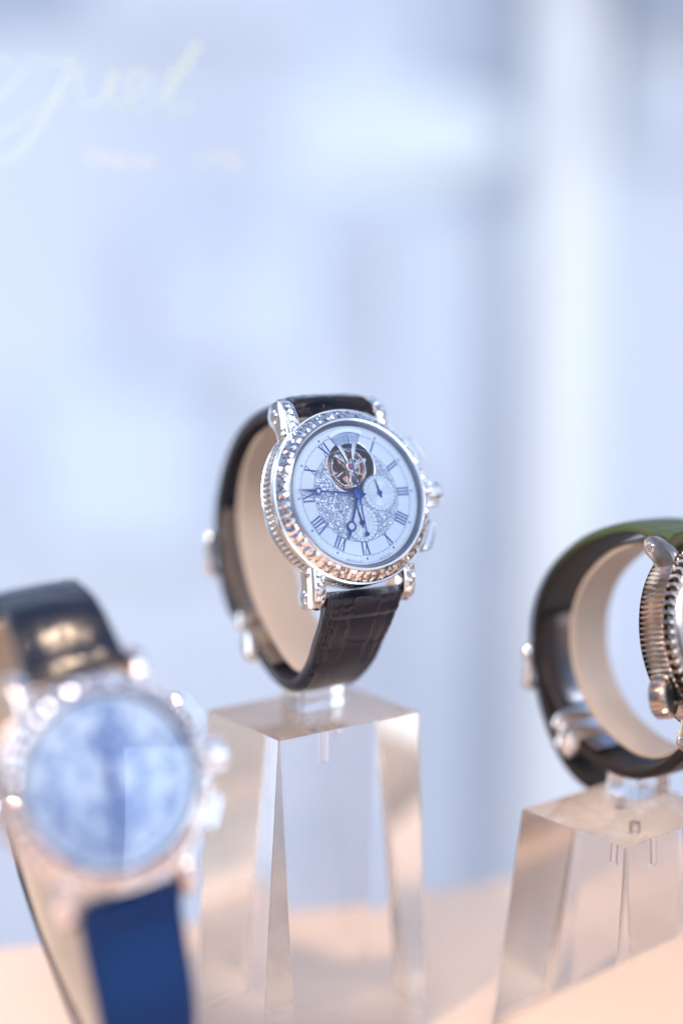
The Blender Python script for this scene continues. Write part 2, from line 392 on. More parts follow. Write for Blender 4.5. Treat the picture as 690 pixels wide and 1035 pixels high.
def make_watch(kind, fr, label, strap_path, split, cuff=None):
    root=thing('wristwatch',label,'watch',(0,0,0))
    sport = kind=='sport'; fine = kind=='main'
    # base point: the lowest point of the strap loop
    low=min((fr@Vector((0,a,b)) for a,b in strap_path), key=lambda p:p.z)
    m=fr.copy(); m.translation=low*S; root.matrix_world=m
    off=fr.inverted()@low
    def B(mb,name,mt,parent=root,smooth=35,label=None,bevel=0):
        return mb.build(name,mt,parent,smooth,off,label,bevel)
    st=M['warm_steel'] if sport else (M['rose'] if kind=='left' else M['steel'])
    CR = 1.06 if sport else 1.0
    # --- case
    mb=MB()
    if sport:
        nfl=110
        lathe(mb,[(15,-10.6),(20.4*CR,-10.2),(21.6*CR,-9.2)],nfl*2)
        lathe(mb,[(21.6*CR,-9.2),(21.8*CR,-8.9),(21.8*CR,-2.6),(21.5*CR,-2.3)],nfl*2,wob=lambda i,r,z:1.0 if i%2 else .978)
        lathe(mb,[(21.5*CR,-2.3),(20.6,-2.2),(17.6,-2.0)],nfl*2)
    else:
        lathe(mb,[(15,-9.8),(20.0,-9.4),(21.3,-8.7),(21.75,-8.1),(21.75,-7.6),(21.2,-7.3),(21.2,-3.1),(21.75,-2.8),(21.75,-2.25),(21.0,-2.1),(17.6,-2.0)],144)
    cap(mb,15,-10.6 if sport else -9.8,144)
    case=B(mb,'case',st)
    if not sport:
        mb=MB(); n=100
        for i in range(n):
            a=2*PI*i/n; u=Vector((-math.sin(a),math.cos(a),0)); r=Vector((math.cos(a),math.sin(a),0))
            stone(mb,r*21.35+Vector((0,0,-5.2)),u,Vector((0,0,1)),r,1.16,1.16,3.9,.36,.4)
        B(mb,'caseband_diamonds',M['diamond'],case,smooth=None)
    # --- bezel
    mb=MB()
    if sport:
        nt=64
        def gear(i,r,z): return 1.0 if (i//3)%2 else .935
        lathe(mb,[(19.5,-1.9),(23.4,-1.9),(23.6,-1.6),(23.4,.1),(23.0,.4),(21.6,.6)],nt*6,wob=lambda i,r,z: gear(i,r,z) if r>23.0-.01 else 1)
        lathe(mb,[(21.7,.5),(21.4,1.0),(19.0,2.6),(18.5,2.7),(18.15,2.4),(18.15,1.2)],144)
    else:
        lathe(mb,[(18.0,-2.0),(21.7,-2.0),(21.85,-1.7),(21.7,-1.3),(21.35,-1.25),(21.2,-1.45),(18.95,.75),(18.9,1.35),(18.6,1.6),(18.25,1.5),(18.1,1.1),(18.0,-2)],144)
    bez=B(mb,'bezel',st)
    if not sport:
        mb=MB(); n=60 if fine else 44
        r0,z0,r1,z1=21.25,-1.15,18.95,1.15
        for i in range(n):
            a=2*PI*(i+.5)/n; u=Vector((-math.sin(a),math.cos(a),0)); r=Vector((math.cos(a),math.sin(a),0))
            sl=(r*(r1-r0)+Vector((0,0,z1-z0))); l=sl.length; uy=sl.normalized(); uz=u.cross(uy); uz = uz if uz.z>0 else -uz
            c=r*((r0+r1)/2)+Vector((0,0,(z0+z1)/2))
            tl=.14 if kind=='left' else .035
            uzz=(uz+uy*random.gauss(0,tl)+u*random.gauss(0,tl)).normalized()
            c=r*((r0+r1)/2)+Vector((0,0,(z0+z1)/2))
            gem(mb,c+uz*.10,u,uy,uzz,2*PI*r0/n*.95,2*PI*r1/n*.95,l*.97,3,4,.30,(.26 if kind=='left' else .14))
        B(mb,'bezel_diamonds',M['glint'],bez,smooth=None)
    # --- inner flange
    mb=MB(); lathe(mb,[(18.1,1.1),(17.9,1.0),(17.15,.12),(17.1,0.0),(17.1,-.6)],144)
    B(mb,'inner_flange',M['dark_flange'])
    # --- lugs
    for sy in (1,-1):
        for sx in (1,-1):
            mb=MB(); x0,x1=(11.0,14.2)
            P=lug_poly_sport(sy) if sport else lug_poly(sy)
            T=Matrix(((0,0,1,0),(1,0,0,0),(0,1,0,0),(0,0,0,1)))     # (y,z,x)->(x,y,z)
            prism(mb,P,sx*x0,sx*x1,M=T)
            lg=B(mb,'lug',st,bevel=.14)
            mb=MB()                                               # slotted bar screw
            TX=Matrix.Translation((sx*14.15,sy*(23.0 if sport else 22.4),-8.4 if sport else -8.6))@Matrix.Rotation(PI/2*sx,4,'Y')@Matrix.Scale(.75 if sport else 1,4)
            lathe(mb,[(1.75,-.3),(1.75,.12),(1.45,.2),(1.35,.02)],24,M=TX); lathe(mb,[(1.3,-.3),(1.3,.25),(1.1,.42)],24,M=TX)
            cap(mb,1.1,.42,24,M=TX)
            box(mb,(0,0,.45),(2.2,.35,.1),M=TX@Matrix.Rotation(.7,4,'Z'),mi=1)
            B(mb,'screw',[M['steel'],M['grey_ink']],lg)
            if not sport:
                mb=MB(); xc=sx*12.6
                top=[(17.2,-1.6),(19.2,-1.85),(21.2,-2.3),(23.0,-3.05),(24.6,-4.2)]
                for a,b in zip(top,top[1:]):
                    d=Vector((0,sy*(b[0]-a[0]),b[1]-a[1])); l=d.length; uy=d.normalized(); ux=Vector((1,0,0)); uz=ux.cross(uy)
                    if uz.z<0: uz=-uz
                    c=Vector((xc,sy*(a[0]+b[0])/2,(a[1]+b[1])/2))+uz*.12
                    gem(mb,c,ux,uy,uz,2.1,2.1,l*.9,3,3,.42,.1)
                e=Vector((0,sy*.96,-.28)).normalized()
                gem(mb,Vector((xc,sy*25.72,-6.8)),Vector((1,0,0)),e.cross(Vector((1,0,0))).normalized(),e,2.2,2.2,2.0,3,3,.3,.1)
                for kk in range(2):
                    gem(mb,Vector((sx*14.22,sy*(16.4+1.35*kk),-5.0)),Vector((0,1,0)),Vector((0,0,1)),Vector((sx,0,0)),1.1,1.1,3.0,2,3,.18,.06)
                B(mb,'lug_diamonds',M['glint'],lg,smooth=None)
    # --- spring bars between the lugs
    for sy in (1,-1):
        mb=MB(); tube(mb,[(-11,sy*22.4,-8.6),(11,sy*22.4,-8.6)],.8,12); B(mb,'strap_bar',M['steel'])
    # --- crown
    if not sport:
        mb=MB(); TX=Matrix.Translation((21.4,0,-5))@Matrix.Rotation(PI/2,4,'Y')
        lathe(mb,[(1.6,-.5),(1.6,1.2)],24,M=TX)
        lathe(mb,[(1.6,1.1),(3.1,1.1),(3.45,1.5),(3.45,4.6),(3.1,5.1),(2.4,5.3)],96,M=TX,wob=lambda i,r,z:1.0 if i%6<3 else (.91 if r>3 else 1))
        lathe(mb,[(2.4,5.3),(1.2,5.75),(.01,5.85)],96,M=TX)
        B(mb,'crown',M['steel'],smooth=30)
        for s in (1,-1):
            mb=MB(); a=s*math.radians(28)
            T=Matrix.Rotation(a,4,'Z')@Matrix.Translation((0,0,-5))
            pts=[]
            for k in range(9):
                q=math.radians(-7.5+15*k/8); pts.append((25.2*math.cos(q),25.2*math.sin(q)))
            pts2=[(23.0*math.cos(math.radians(10.5-21*k/8)),23.0*math.sin(math.radians(10.5-21*k/8))) for k in range(9)]
            prism(mb,pts+pts2,-1.9,1.9,M=T)
            pg=B(mb,'pusher',M['pusher'],smooth=30,bevel=.3)
            mb=MB(); box(mb,(22.1,0,0),(2.6,5,2.6),M=T); B(mb,'pusher_stem',M['steel_soft'],pg)
            if s>0:
                mb=MB()
                for k in (-1,0,1):
                    q=math.radians(5.2*k); u=Vector((-math.sin(q),math.cos(q),0)); r=Vector((math.cos(q),math.sin(q),0)); R3=T.to_3x3()
                    gem(mb,T@(r*25.25),R3@u,Vector((0,0,1)),R3@r,1.8,1.8,2.8,2,3,.35,.1)
                B(mb,'pusher_diamonds',M['glint'],pg,smooth=None)
    else:
        # fluted crown at the left lower edge, held off the case by a black stem
        a=math.radians(207); ax=Vector((.28,-.05,.95)).normalized(); T=Matrix.Translation((25.6*math.cos(a),25.6*math.sin(a),-5.0))@ax.to_track_quat('Z','Y').to_matrix().to_4x4()
        mb=MB(); lathe(mb,[(.01,-2.4),(3.6,-2.4),(4.6,-2.0),(5.0,-1.5),(5.0,1.2),(4.7,1.7),(4.0,1.9),(3.9,1.2)],120,M=T,wob=lambda i,r,z:1.0 if (i%5)<3 else (.92 if r>4.5 else 1))
        cr=B(mb,'crown',st,smooth=30)
        mb=MB(); lathe(mb,[(4.1,1.2),(3.4,1.7),(.01,1.9)],40,M=T); B(mb,'crown_inlay',M['black_rubber'],cr)
        a=0; T=Matrix.Translation((22.5,0,-4.6))@Matrix.Rotation(PI/2,4,'Y')
        mb=MB(); lathe(mb,[(3,-.5),(3,1),(3.6,1.4),(3.6,5),(3,5.6),(.01,5.8)],96,M=T,wob=lambda i,r,z:1.0 if (i%4)<2 else (.93 if r>3.2 else 1)); B(mb,'crown',st,smooth=30)
    # --- dial plate with its opening
    bm=bmesh.new()
    def loop(r,cx,cy,n,z=0):
        vv=[bm.verts.new(((cx+r*math.cos(2*PI*i/n)),(cy+r*math.sin(2*PI*i/n)),z)) for i in range(n)]
        return [bm.edges.new((vv[i],vv[(i+1)%n])) for i in range(n)]
    es=loop(17.3,0,0,120); TC=(0,7.0); TR=6.35
    if fine: es+=loop(TR,*TC,60)
    bmesh.ops.triangle_fill(bm,edges=es,use_beauty=True)
    bm.normal_update(); mb=MB(); bm.verts.ensure_lookup_table()
    mb.add([v.co.copy() for v in bm.verts],[[v.index for v in f.verts] for f in bm.faces] if not bm.verts.index_update() else [])
    bm.free()
    dial=B(mb,'dial',M['enamel'] if kind!='main' else M['dial'],smooth=None)
    # printed rings
    mb=MB()
    for r,w in ((15.0,.11),(11.55,.16),(16.7,.06)):
        lathe(mb,[(r-w/2,.02),(r+w/2,.02),(r+w/2,.035),(r-w/2,.035)],120,closed=True)
    if fine:
        for i in range(60):
            if i%5: 
                a=2*PI*i/60; box(mb,(15.25,0,.03),(.45,.07,.02),M=Matrix.Rotation(a,4,'Z'))
    B(mb,'minute_track',M['grey_ink'],dial)
    if fine:
        # tourbillon well (hole in the dial)
        mb=MB(); lathe(mb,[(TR,.0),(TR+.12,.08),(TR+.3,.08),(TR+.3,.0)],60,cx=TC[0],cy=TC[1]); B(mb,'opening_rim',M['steel'],dial)
        tb=MB(); lathe(tb,[(TR,.05),(TR-.05,-.4),(TR-.35,-3.2),(TR-.6,-3.4)],60,cx=TC[0],cy=TC[1]); cap(tb,TR-.6,-3.4,60,cx=TC[0],cy=TC[1])
        tour=B(tb,'tourbillon',M['well'])
        T0=Matrix.Translation((TC[0],TC[1],0))
        mb=MB(); lathe(mb,[(4.55,-1.7),(4.8,-1.7),(4.8,-1.4),(4.55,-1.4)],60,closed=True,M=T0)
        for k in range(2): box(mb,(0,0,-1.55),(8.3,.35,.25),M=T0@Matrix.Rotation(.5+PI/2*k,4,'Z'))
        for k in range(12): box(mb,(4.6,0,-1.5),(.5,.45,.45),M=T0@Matrix.Rotation(.2+2*PI/12*k,4,'Z'))
        B(mb,'balance_wheel',M['steel_soft'],tour)
        mb=MB(); n=80
        lathe(mb,[(4.6,-2.9),(5.0,-2.9),(5.0,-2.6),(4.6,-2.6)],n*2,closed=True,M=T0,wob=lambda i,r,z:1.0 if i%2 else (.96 if r>4.8 else 1))
        for k in range(5): box(mb,(2.4,0,-2.75),(4.6,.45,.25),M=T0@Matrix.Rotation(.9+2*PI/5*k,4,'Z'))
        for k in range(3): disc(mb,.75,-2.4,-2.1,20,cx=TC[0]+2.7*math.cos(2.3+2.1*k),cy=TC[1]+2.7*math.sin(2.3+2.1*k))
        B(mb,'gear',M['copper'],tour)
        mb=MB()
        for k in range(3):
            a=math.radians(20+120*k); R4=T0@Matrix.Rotation(a,4,'Z')
            prism(mb,[(.8,-.2),(.8,.2),(3.6,.14),(4.1,.36),(4.7,.34),(4.9,0),(4.7,-.34),(4.1,-.36),(3.6,-.14)],-.75,-.4,M=R4)
            disc(mb,.42,-.42,-.2,16,cx=TC[0]+4.25*math.cos(a),cy=TC[1]+4.25*math.sin(a))
        arc=[Vector((TC[0]+2.6*math.cos(q),TC[1]+2.6*math.sin(q),-.6)) for q in [math.radians(-75+11*i) for i in range(14)]]
        tube(mb,arc,.14,8)
        B(mb,'carriage',M['steel_soft'],tour)
        mb=MB(); lathe(mb,[(.75,-.4),(1.45,-.4),(1.45,.05),(1.25,.15),(.85,.15),(.75,-.1)],36,closed=True,M=T0)
        # the two arms of the bridge run up to the fan plate
        for q0,q1 in ((104.5,124),(80,72)):
            a0=math.radians(q0); a1=math.radians(q1)
            p0=Vector((TC[0]+1.2*math.cos(a1),TC[1]+1.2*math.sin(a1))); p1=Vector((TC[0]+5.9*math.cos(a0+(.18 if q0>90 else -.12)),TC[1]+5.9*math.sin(a0+(.18 if q0>90 else -.12))))
            d=(p1-p0).normalized(); nn=Vector((-d.y,d.x))
            prism(mb,[tuple(p0+nn*.28),tuple(p1+nn*.62),tuple(p1-nn*.62),tuple(p0-nn*.28)],.02,.28)
        B(mb,'bridge',M['steel_soft'],tour,bevel=.05)
        mb=MB(); lathe(mb,[(.72,-.2),(.6,0),(.3,.02),(.01,-.06)],24,M=T0); B(mb,'jewel',M['ruby'],tour)
        # fan plate at twelve
        def sector(mb,r0,r1,a0,a1,z0,z1,n=14,c=TC):
            A=[math.radians(a0+(a1-a0)*i/n) for i in range(n+1)]
            P=[(c[0]+r1*math.cos(a),c[1]+r1*math.sin(a)) for a in A]+[(c[0]+r0*math.cos(a),c[1]+r0*math.sin(a)) for a in reversed(A)]
            prism(mb,P,z0,z1)
        mb=MB(); sector(mb,5.7,8.5,66,122,.0,.22); fan=B(mb,'reserve_scale',M['dial_centre'],smooth=30)
        mb=MB(); sector(mb,8.5,9.5,64,124,.0,.75); 
        B(mb,'scale_cover',M['pave'],fan,smooth=30)
        mb=MB()
        for k in range(11): 
            a=69+5*k; sector(mb,6.9,7.9 if k%5 else 8.3,a-.45,a+.45,.225,.245,1)
        sector(mb,6.5,6.58,67,121,.225,.245); sector(mb,8.42,8.5,66,122,.225,.245)
        sector(mb,5.7,8.5,65.4,66.4,.2,.26); sector(mb,5.7,8.5,121.6,122.6,.2,.26)
        B(mb,'scale_marks',M['blue_ink'],fan)
        # paved centre
        mb=MB(); p=.54; rnd=random.Random(3)
        for i in range(-27,28):
            for j in range(-28,29):
                x=i*p+(j%2)*p/2; y=j*p*.87
                r=math.hypot(x,y)
                if r>11.3 or r<1.2: continue
                if math.hypot(x-TC[0],y-TC[1])<TR+.55 or math.hypot(x-6.4,y)<4.75 or math.hypot(x,y+7)<4.85: continue
                tx,ty=rnd.gauss(0,.13),rnd.gauss(0,.13); a0=rnd.uniform(0,1)
                nz=Vector((tx,ty,1)).normalized(); ux=nz.cross(Vector((0,1,.1))).normalized(); uy=nz.cross(ux); c=Vector((x,y,.12)); vs=[]
                for rr,zz in ((.27,0),(.15,.12)):
                    for k in range(6): vs.append(c+ux*rr*math.cos(a0+k*PI/3)+uy*rr*math.sin(a0+k*PI/3)+nz*zz)
                mb.add(vs,[[k,(k+1)%6,6+(k+1)%6,6+k] for k in range(6)]+[[6,7,8,9,10,11]])
        B(mb,'pave_diamonds',M['pave'],dial,smooth=None)
        # subdials with rayed engraving
        for (cx,cy,r,name_) in ((6.4,0,4.5,'a'),(0,-7,4.6,'b')):
            mb=MB(); n=48; vs=[Vector((cx,cy,.2))]
            for i in range(n):
                a=2*PI*i/n; z=.2+(.16 if i%2 else -.04)
                vs.append(Vector((cx+r*.74*math.cos(a),cy+r*.74*math.sin(a),z)))
            mb.add(vs,[[0,1+i,1+(i+1)%n] for i in range(n)])
            lathe(mb,[(r*.74,.1),(r*.76,.26),(r,.24),(r+.12,.3),(r+.2,.1)],60,cx=cx,cy=cy)
            sd=B(mb,'subdial',M['dial'],dial,smooth=20)
            mb=MB()
            for i in range(24):
                a=2*PI*i/24; box(mb,(r*.9,0,.275),(.5 if i%6 else .8,.12,.02),M=Matrix.Translation((cx,cy,0))@Matrix.Rotation(a,4,'Z'))
            lathe(mb,[(r-.06,.26),(r+.04,.26),(r+.04,.33),(r-.06,.33)],60,closed=True,cx=cx,cy=cy)
            B(mb,'subdial_marks',M['blue_ink'],dial)
            mb=MB(); T=Matrix.Translation((cx,cy,.45)); disc(mb,.62,0,.2,20,M=T)
            a=math.radians(102 if cx>1 else 99)
            prism(mb,[(-1.2,-.2),(-1.2,.2),(0,.3),(3.6 if cx>1 else 5.4,.05),(3.6 if cx>1 else 5.4,-.05),(0,-.3)],0,.1,M=T@Matrix.Rotation(a,4,'Z'))
            B(mb,'small_hand',M['blue'])
    if kind=='left':
        mb=MB(); disc(mb,3.8,.02,.3,60,cx=2.2,cy=7.6); lathe(mb,[(3.8,.1),(3.8,.4),(4.2,.4),(4.2,.1)],60,cx=2.2,cy=7.6); B(mb,'subdial',M['enamel_shade'],dial,smooth=30)
        mb=MB(); rnd=random.Random(11)
        for i in range(110):
            a_=rnd.uniform(0,2*PI); q_=rnd.uniform(5,16); sz=rnd.uniform(.5,1.5); nz=Vector((rnd.gauss(0,.1),rnd.gauss(0,.1),1)).normalized(); ux=nz.cross(Vector((0,1,.1))).normalized(); uy=nz.cross(ux); c=Vector((q_*math.cos(a_),q_*math.sin(a_),.1))
            mb.add([c+ux*sz*math.cos(k*PI/3)+uy*sz*math.sin(k*PI/3)+nz*.05 for k in range(6)],[[0,1,2,3,4,5]])
        B(mb,'engraving',M['enamel_shade'],dial,smooth=None)
        mb=MB(); disc(mb,4.2,.02,.25,60,cx=1.0,cy=-6.5); B(mb,'subdial',M['enamel_shade'],dial,smooth=30)
    # numerals and markers
    for h,t in NUM.items():
        if sport and h in (6,): continue
        a=PI/2-2*PI*h/12; mb=MB()
        T=Matrix.Rotation(a-PI/2,4,'Z')@Matrix.Translation((0,13.25,0))
        if h in (4,5,6,7,8) : pass
        numeral(mb,t,.02,2.95,T); B(mb,'numeral',M['blue_ink'],dial,smooth=None)
    if fine:
        for h in range(1,12):
            a=PI/2-2*PI*h/12; mb=MB(); T=Matrix.Rotation(a-PI/2,4,'Z')@Matrix.Translation((0,15.75,0))
            prism(mb,[(0,-.42),(.26,0),(0,.42),(-.26,0)],.02,.07,M=T)
            B(mb,'hour_marker',M['blue_ink'],dial,smooth=None)
        for txt,ang0 in (('BREGUET',-102),('N\u00ba5127',-72)):
            def place(x,y,ang0=ang0):
                r=16.75-y-.0; a=math.radians(ang0)+x/16.2
                r=16.0-(-y)+0; 
                return Vector((( 16.05+(.9-y)*0.9)*math.cos(a),(16.05+(.9-y)*.9)*math.sin(a),.03))
            B(text_mb(txt,1.15,0,place),'dial_lettering',M['grey_ink'],dial,smooth=None)
    # hands
    t=dict(main=(203,277,358),left=(12,186,172),sport=(305,60,150))[kind]
    A=lambda deg: PI/2-math.radians(deg)
    mb=MB(); ml=MB(); hand(mb,ml,11.8,8.4,1.25,A(t[0]),.75,.8); hh=B(mb,'hour_hand',M['blue'],smooth=30); B(ml,'hand_inlay',M['pearl'],hh)
    mb=MB(); ml=MB(); hand(mb,ml,16.4,10.9,.95,A(t[1]),1.0,.62); hh=B(mb,'minute_hand',M['blue'],smooth=30); B(ml,'hand_inlay',M['pearl'],hh)
    mb=MB(); R4=Matrix.Rotation(A(t[2]),4,'Z'); prism(mb,[(-10,-.14),(-10,.14),(0,.2),(15,.07),(15,-.07),(0,-.2)],1.25,1.35,M=R4)
    disc(mb,.62,1.22,1.38,20,cx=-10,cy=0,M=R4); lathe(mb,[(1.35,1.2),(1.35,1.45),(.9,1.6),(.01,1.65)],28); B(mb,'seconds_hand',M['blue'],smooth=30)
    # --- crystal
    mb=MB(); lathe(mb,[(max(.01,18.2*k/16),1.35+1.05*(1-(k/16)**2)) for k in range(16,-1,-1)],120); B(mb,'crystal',M['crystal'],smooth=60)
    # --- straps
    sm=M['strap_black'] if fine else (M['strap_navy'] if kind=='left' else M['strap_rubber'])
    SP=[(v.x,v.y) for v in spline([Vector((a,b)) for a,b in strap_path],14)]
    i0=int((split+(.10 if sport else 0))*(len(SP)-1)); up=SP[:i0+1]; lo=SP[int((split+.02)*(len(SP)-1)):][::-1]
    thick=2.5 if sport else 3.1; sports_lining=M['black_lining']
    st_=.4 if fine else 1.0; nx=56 if fine else 20
    gr=gator(5,12.5) if fine else (gator(9,8) if kind=='left' else None)
    SIGN[0]=1
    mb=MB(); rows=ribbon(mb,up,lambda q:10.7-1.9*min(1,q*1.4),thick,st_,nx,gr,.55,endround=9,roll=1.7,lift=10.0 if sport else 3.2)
    us=B(mb,'strap',[M['strap_black'] if kind=='left' else (M['strap_green_sheen'] if sport else sm),sports_lining if sport else M['lining']],smooth=50,label='dark strap half over the top with a painted green sheen' if sport else None)
    if not sport: mb=MB(); stitches(mb,rows,1.5,thick,3,rows[-1][3]-8); B(mb,'stitching',M['thread'],us)
    SIGN[0]=-1
    lo2=[(a*(1-.0),b) for a,b in lo]
    mb=MB(); rows=ribbon(mb,lo2,lambda q:10.7-2.0*min(1,q*1.6),thick,st_,nx,(gator(12,12.5) if gr else None),.55,roll=1.7)
    ls=B(mb,'strap',[sm,sports_lining if sport else M['lining']],smooth=50)
    if not sport: mb=MB(); stitches(mb,rows,1.5,thick,3,rows[-1][3]-3); B(mb,'stitching',M['thread'],ls)
    SIGN[0]=1
    # --- folding clasp: curved inner blade, frame with rounded corners, hinge block, keeper
    def at(q): 
        i=int(q*(len(SP)-1)); a=Vector(SP[max(0,i-3)]); b=Vector(SP[min(len(SP)-1,i+3)]); t=(b-a).normalized()
        return Vector((0,*SP[i])), Vector((0,t.x,t.y)), Vector((0,-t.y,t.x))
    seg=[(Vector((0,*p))-Vector((0,0,0))) for p in SP[int(.36*len(SP)):int(.66*len(SP))]]
    ins=[]
    for k,p in enumerate(SP[int(.36*len(SP)):int(.66*len(SP))]):
        q,tt,nn=at((int(.36*len(SP))+k)/(len(SP)-1)); ins.append((q.y-nn.y*3.1,q.z-nn.z*3.1))
    mb=MB(); ribbon(mb,ins,lambda q:8.6,.9,1.0,10,mi_in=0)
    B(mb,'clasp_blade',M['dark_flange'] if sport else M['pusher'])
    def fr_(q,k=0.):
        p,t,nn=at(q); p=p+nn*k
        return Matrix(((1,0,0,p.x),(0,t.y,nn.y,p.y),(0,t.z,nn.z,p.z),(0,0,0,1)))
    q0=split-.115
    mb=MB(); T=fr_(q0,1.9)
    W=10.6
    fpts=[T@Vector(v) for v in spline([Vector(v) for v in [(-W,-4,-1.8),(-W,0,-1.2),(-W,3.4,0),(-W+1.6,4.9,.5),(0,5.2,.7),(W-1.6,4.9,.5),(W,3.4,0),(W,0,-1.2),(W,-4,-1.8),(W-2,-5,-1.6),(0,-5,-1.2),(-W+2,-5,-1.6)]],5,True)]
    tube(mb,fpts,1.3,10,closed=True); bk=B(mb,'buckle',M['steel'],smooth=50)
    mb=MB(); tube(mb,[T@Vector((0,-5,.2)),T@Vector((0,0,1.0)),T@Vector((0,5.4,1.2))],[.8,.7,.45],10); B(mb,'buckle_pin',M['steel'],bk,smooth=50)
    mb=MB(); T=fr_(min(.99,split+.035),-.3); box(mb,(0,0,0),(21.4,6.4,7.4),M=T); kb=B(mb,'clasp_hinge',M['steel'],bevel=.8,smooth=40)
    mb=MB(); T=fr_(min(.99,split+.0),-1.2); box(mb,(0,0,-.6),(20.6,4.2,5.4),M=T); B(mb,'clasp_keeper',M['steel'],bevel=.9,smooth=40)
    return root

# ------------------------------------------------------------------ acrylic stand
def make_stand(label, zt, Fp, u, v, a, b, flare, cuffs, group, zb=0, foot=None):
    """top corner Fp (x,y), horizontal unit vectors u,v, sizes a,b; flares outward going down"""
    Fp=Vector((Fp[0],Fp[1],0)); u=Vector((*u,0)).normalized(); v=Vector((*v,0)).normalized()
    cen=Fp+u*a/2+v*b/2
    root=thing('display_stand',label,'display stand',(cen.x,cen.y,zb),group)
    off=(cen.x,cen.y,zb); h=zt-zb
    mb=MB(); vs=[]
    for z,k,c in ((zb-.6,flare,6.2*(zt-zb)/80),(zt,0,.25)):
        for su,sv,first in ((-1,-1,0),(1,-1,1),(1,1,0),(-1,1,1)):
            A=cen+u*(su*(a/2+k-c))+v*(sv*(b/2+k)); Bq=cen+u*(su*(a/2+k))+v*(sv*(b/2+k-c))
            for p in ((Bq,A) if not first else (A,Bq)): vs.append((p.x,p.y,z))
    mb.add(vs,[list(range(8)),list(range(8,16))]+[[i,(i+1)%8,8+(i+1)%8,8+i] for i in range(8)])
    blk=mb.build('block',M['acrylic'],root,None,off,bevel=.12)
    # drilled blind holes as air cavities (inner shells)
    holes=[(cen+u*dx+v*dy) for dx,dy in ((-4.5,-6.5),(5.0,6.0))]
    for p in holes:
        mb=MB(); dp=10 if p is holes[0] else 7
        lathe(mb,[(1.35,zt-dp),(1.35,zt-1.0)],24,cx=p.x,cy=p.y); cap(mb,1.35,zt-dp,24,cx=p.x,cy=p.y); cap(mb,1.35,zt-1.0,24,cx=p.x,cy=p.y)
        ob=mb.build('pin',M['acrylic'],root,30,off)
    return root,off,cen,u,v

# ------------------------------------------------------------------ the three watches
f_main=frame(360,500,343,(56.5,4.5,-33.2),(-11,64,-10))
path_main=[(22.7,-6.0),(25.3,-10.3),(26.2,-20),(26.6,-30),(24.4,-41),(18.0,-52),(9.5,-60),(-1.2,-63.6),(-13,-61.5),(-24.2,-54.5),(-34.2,-46.5),(-40.0,-38.5),(-41.2,-30),(-37.8,-21),(-33.2,-15),(-28,-8.6),(-22.7,-5.6)]
main=make_watch('main',f_main,'diamond set dress watch in sharp focus with open escapement at twelve and black crocodile strap',path_main,.555)

f_left=frame(112,790,284,(.87,.16,-.47),(-.31,.95,-.10))
path_left=[(22.7,-6.0),(31,-9),(39,-15),(43.5,-26),(42,-39),(33,-51),(18,-59),(0,-61),(-18,-57),(-34,-48),(-48,-35),(-55,-24),(-54,-15),(-45,-10),(-33,-8),(-22.7,-5.6)]
left=make_watch('left',f_left,'blurred nearest watch at lower left with navy blue strap and pale blue face',path_left,.44)

f_right=frame(739,640,344,(.76,.06,-.65),(-.125,.98,-.10))@Matrix.Scale(1.02,4)
path_right=[(22.7,-6.0),(25.4,-13),(26.3,-21),(24.5,-31),(19,-41),(10.5,-47.8),(0,-50.5),(-10,-49.5),(-18.5,-45),(-24.5,-38.5),(-28,-31),(-28.6,-24),(-27.2,-17.5),(-25,-12),(-22.7,-5.8)]
path_right=[path_right[0]]+[(a*1.09,b*1.10) for a,b in path_right[1:-2]]+[(-26,-12.5),path_right[-1]]
right=make_watch('sport',f_right,'sports watch cut off by the right edge with toothed bezel and dark brown rubber strap',path_right,.56)

# ------------------------------------------------------------------ stands with cream collars
def add_cuff(root, off, fr, path, hw, low, zt, yaw):
    SIGN[0]=1
    P=[(v.x,v.y) for v in spline([Vector((a,b)) for a,b in path],12)]
    mb=MB(); ribbon(mb,P,lambda q:hw*(1-.12*max(0,(abs(q-.5)-.35)/.15)),1.7,1.2,16,mi_in=0)
    mb.build('collar',M['cuff'],root,50,off,mat4=fr)
    # clear foot between strap loop and block
    mb=MB(); T=Matrix.Translation((low.x,low.y,0))@Matrix.Rotation(yaw,4,'Z')
    h=low.z-1.2-zt
    for (z0,z1,w,d) in ((zt-.15,zt+h,13,10),):
        box(mb,(0,0,(z0+z1)/2),(w,d,z1-z0),M=T)
    mb.build('foot',M['acrylic'],root,None,off,bevel=.5)
GRP='clear acrylic watch stands'
def seg_low(fr,path):
    return min((fr@Vector((0,v.x,v.y)) for v in spline([Vector((a,b)) for a,b in path],12)), key=lambda p:p.z)
# centre
zt=H-101
Lc,Fc,Rc=[rayplane(*q,zt) for q in ((204,718.6),(282,749),(423.5,719))]
u=(Rc-Fc).xy.normalized(); v=Vector((-u.y,u.x)); 
r,off,cen,_,_=make_stand('tall tapered clear stand under the sharp middle watch',zt,Fc,u,v,(Rc-Fc).length,(Lc-Fc).length,5.2,None,GRP)
low=seg_low(f_main,path_main)
cuff_main=[(24.0,-15),(24.2,-26),(21.5,-38),(15,-48),(5,-53.5),(-7,-54),(-18,-51),(-28,-44.5),(-35,-37),(-38.4,-29.5),(-36,-20.5),(-32.5,-15.5)]
add_cuff(r,off,f_main,[(a,b+3.5*min(1,max(0,(-b-25)/20))) for a,b in cuff_main],7.6,low,zt,math.atan2(u.y,u.x))
# right
zt=H-123
Lr,Fr_,Rr=[rayplane(*q,zt) for q in ((527,818),(631.6,857),(687,841))]
u=(Rr-Fr_).xy.normalized(); v=(Lr-Fr_).xy.normalized(); u=Vector((v.y,-v.x))
r,off,cen,_,_=make_stand('clear stand at the right edge under the rubber strapped watch',zt,Fr_,u,v,40,(Lr-Fr_).length,7.5,None,GRP)
low=seg_low(f_right,path_right)

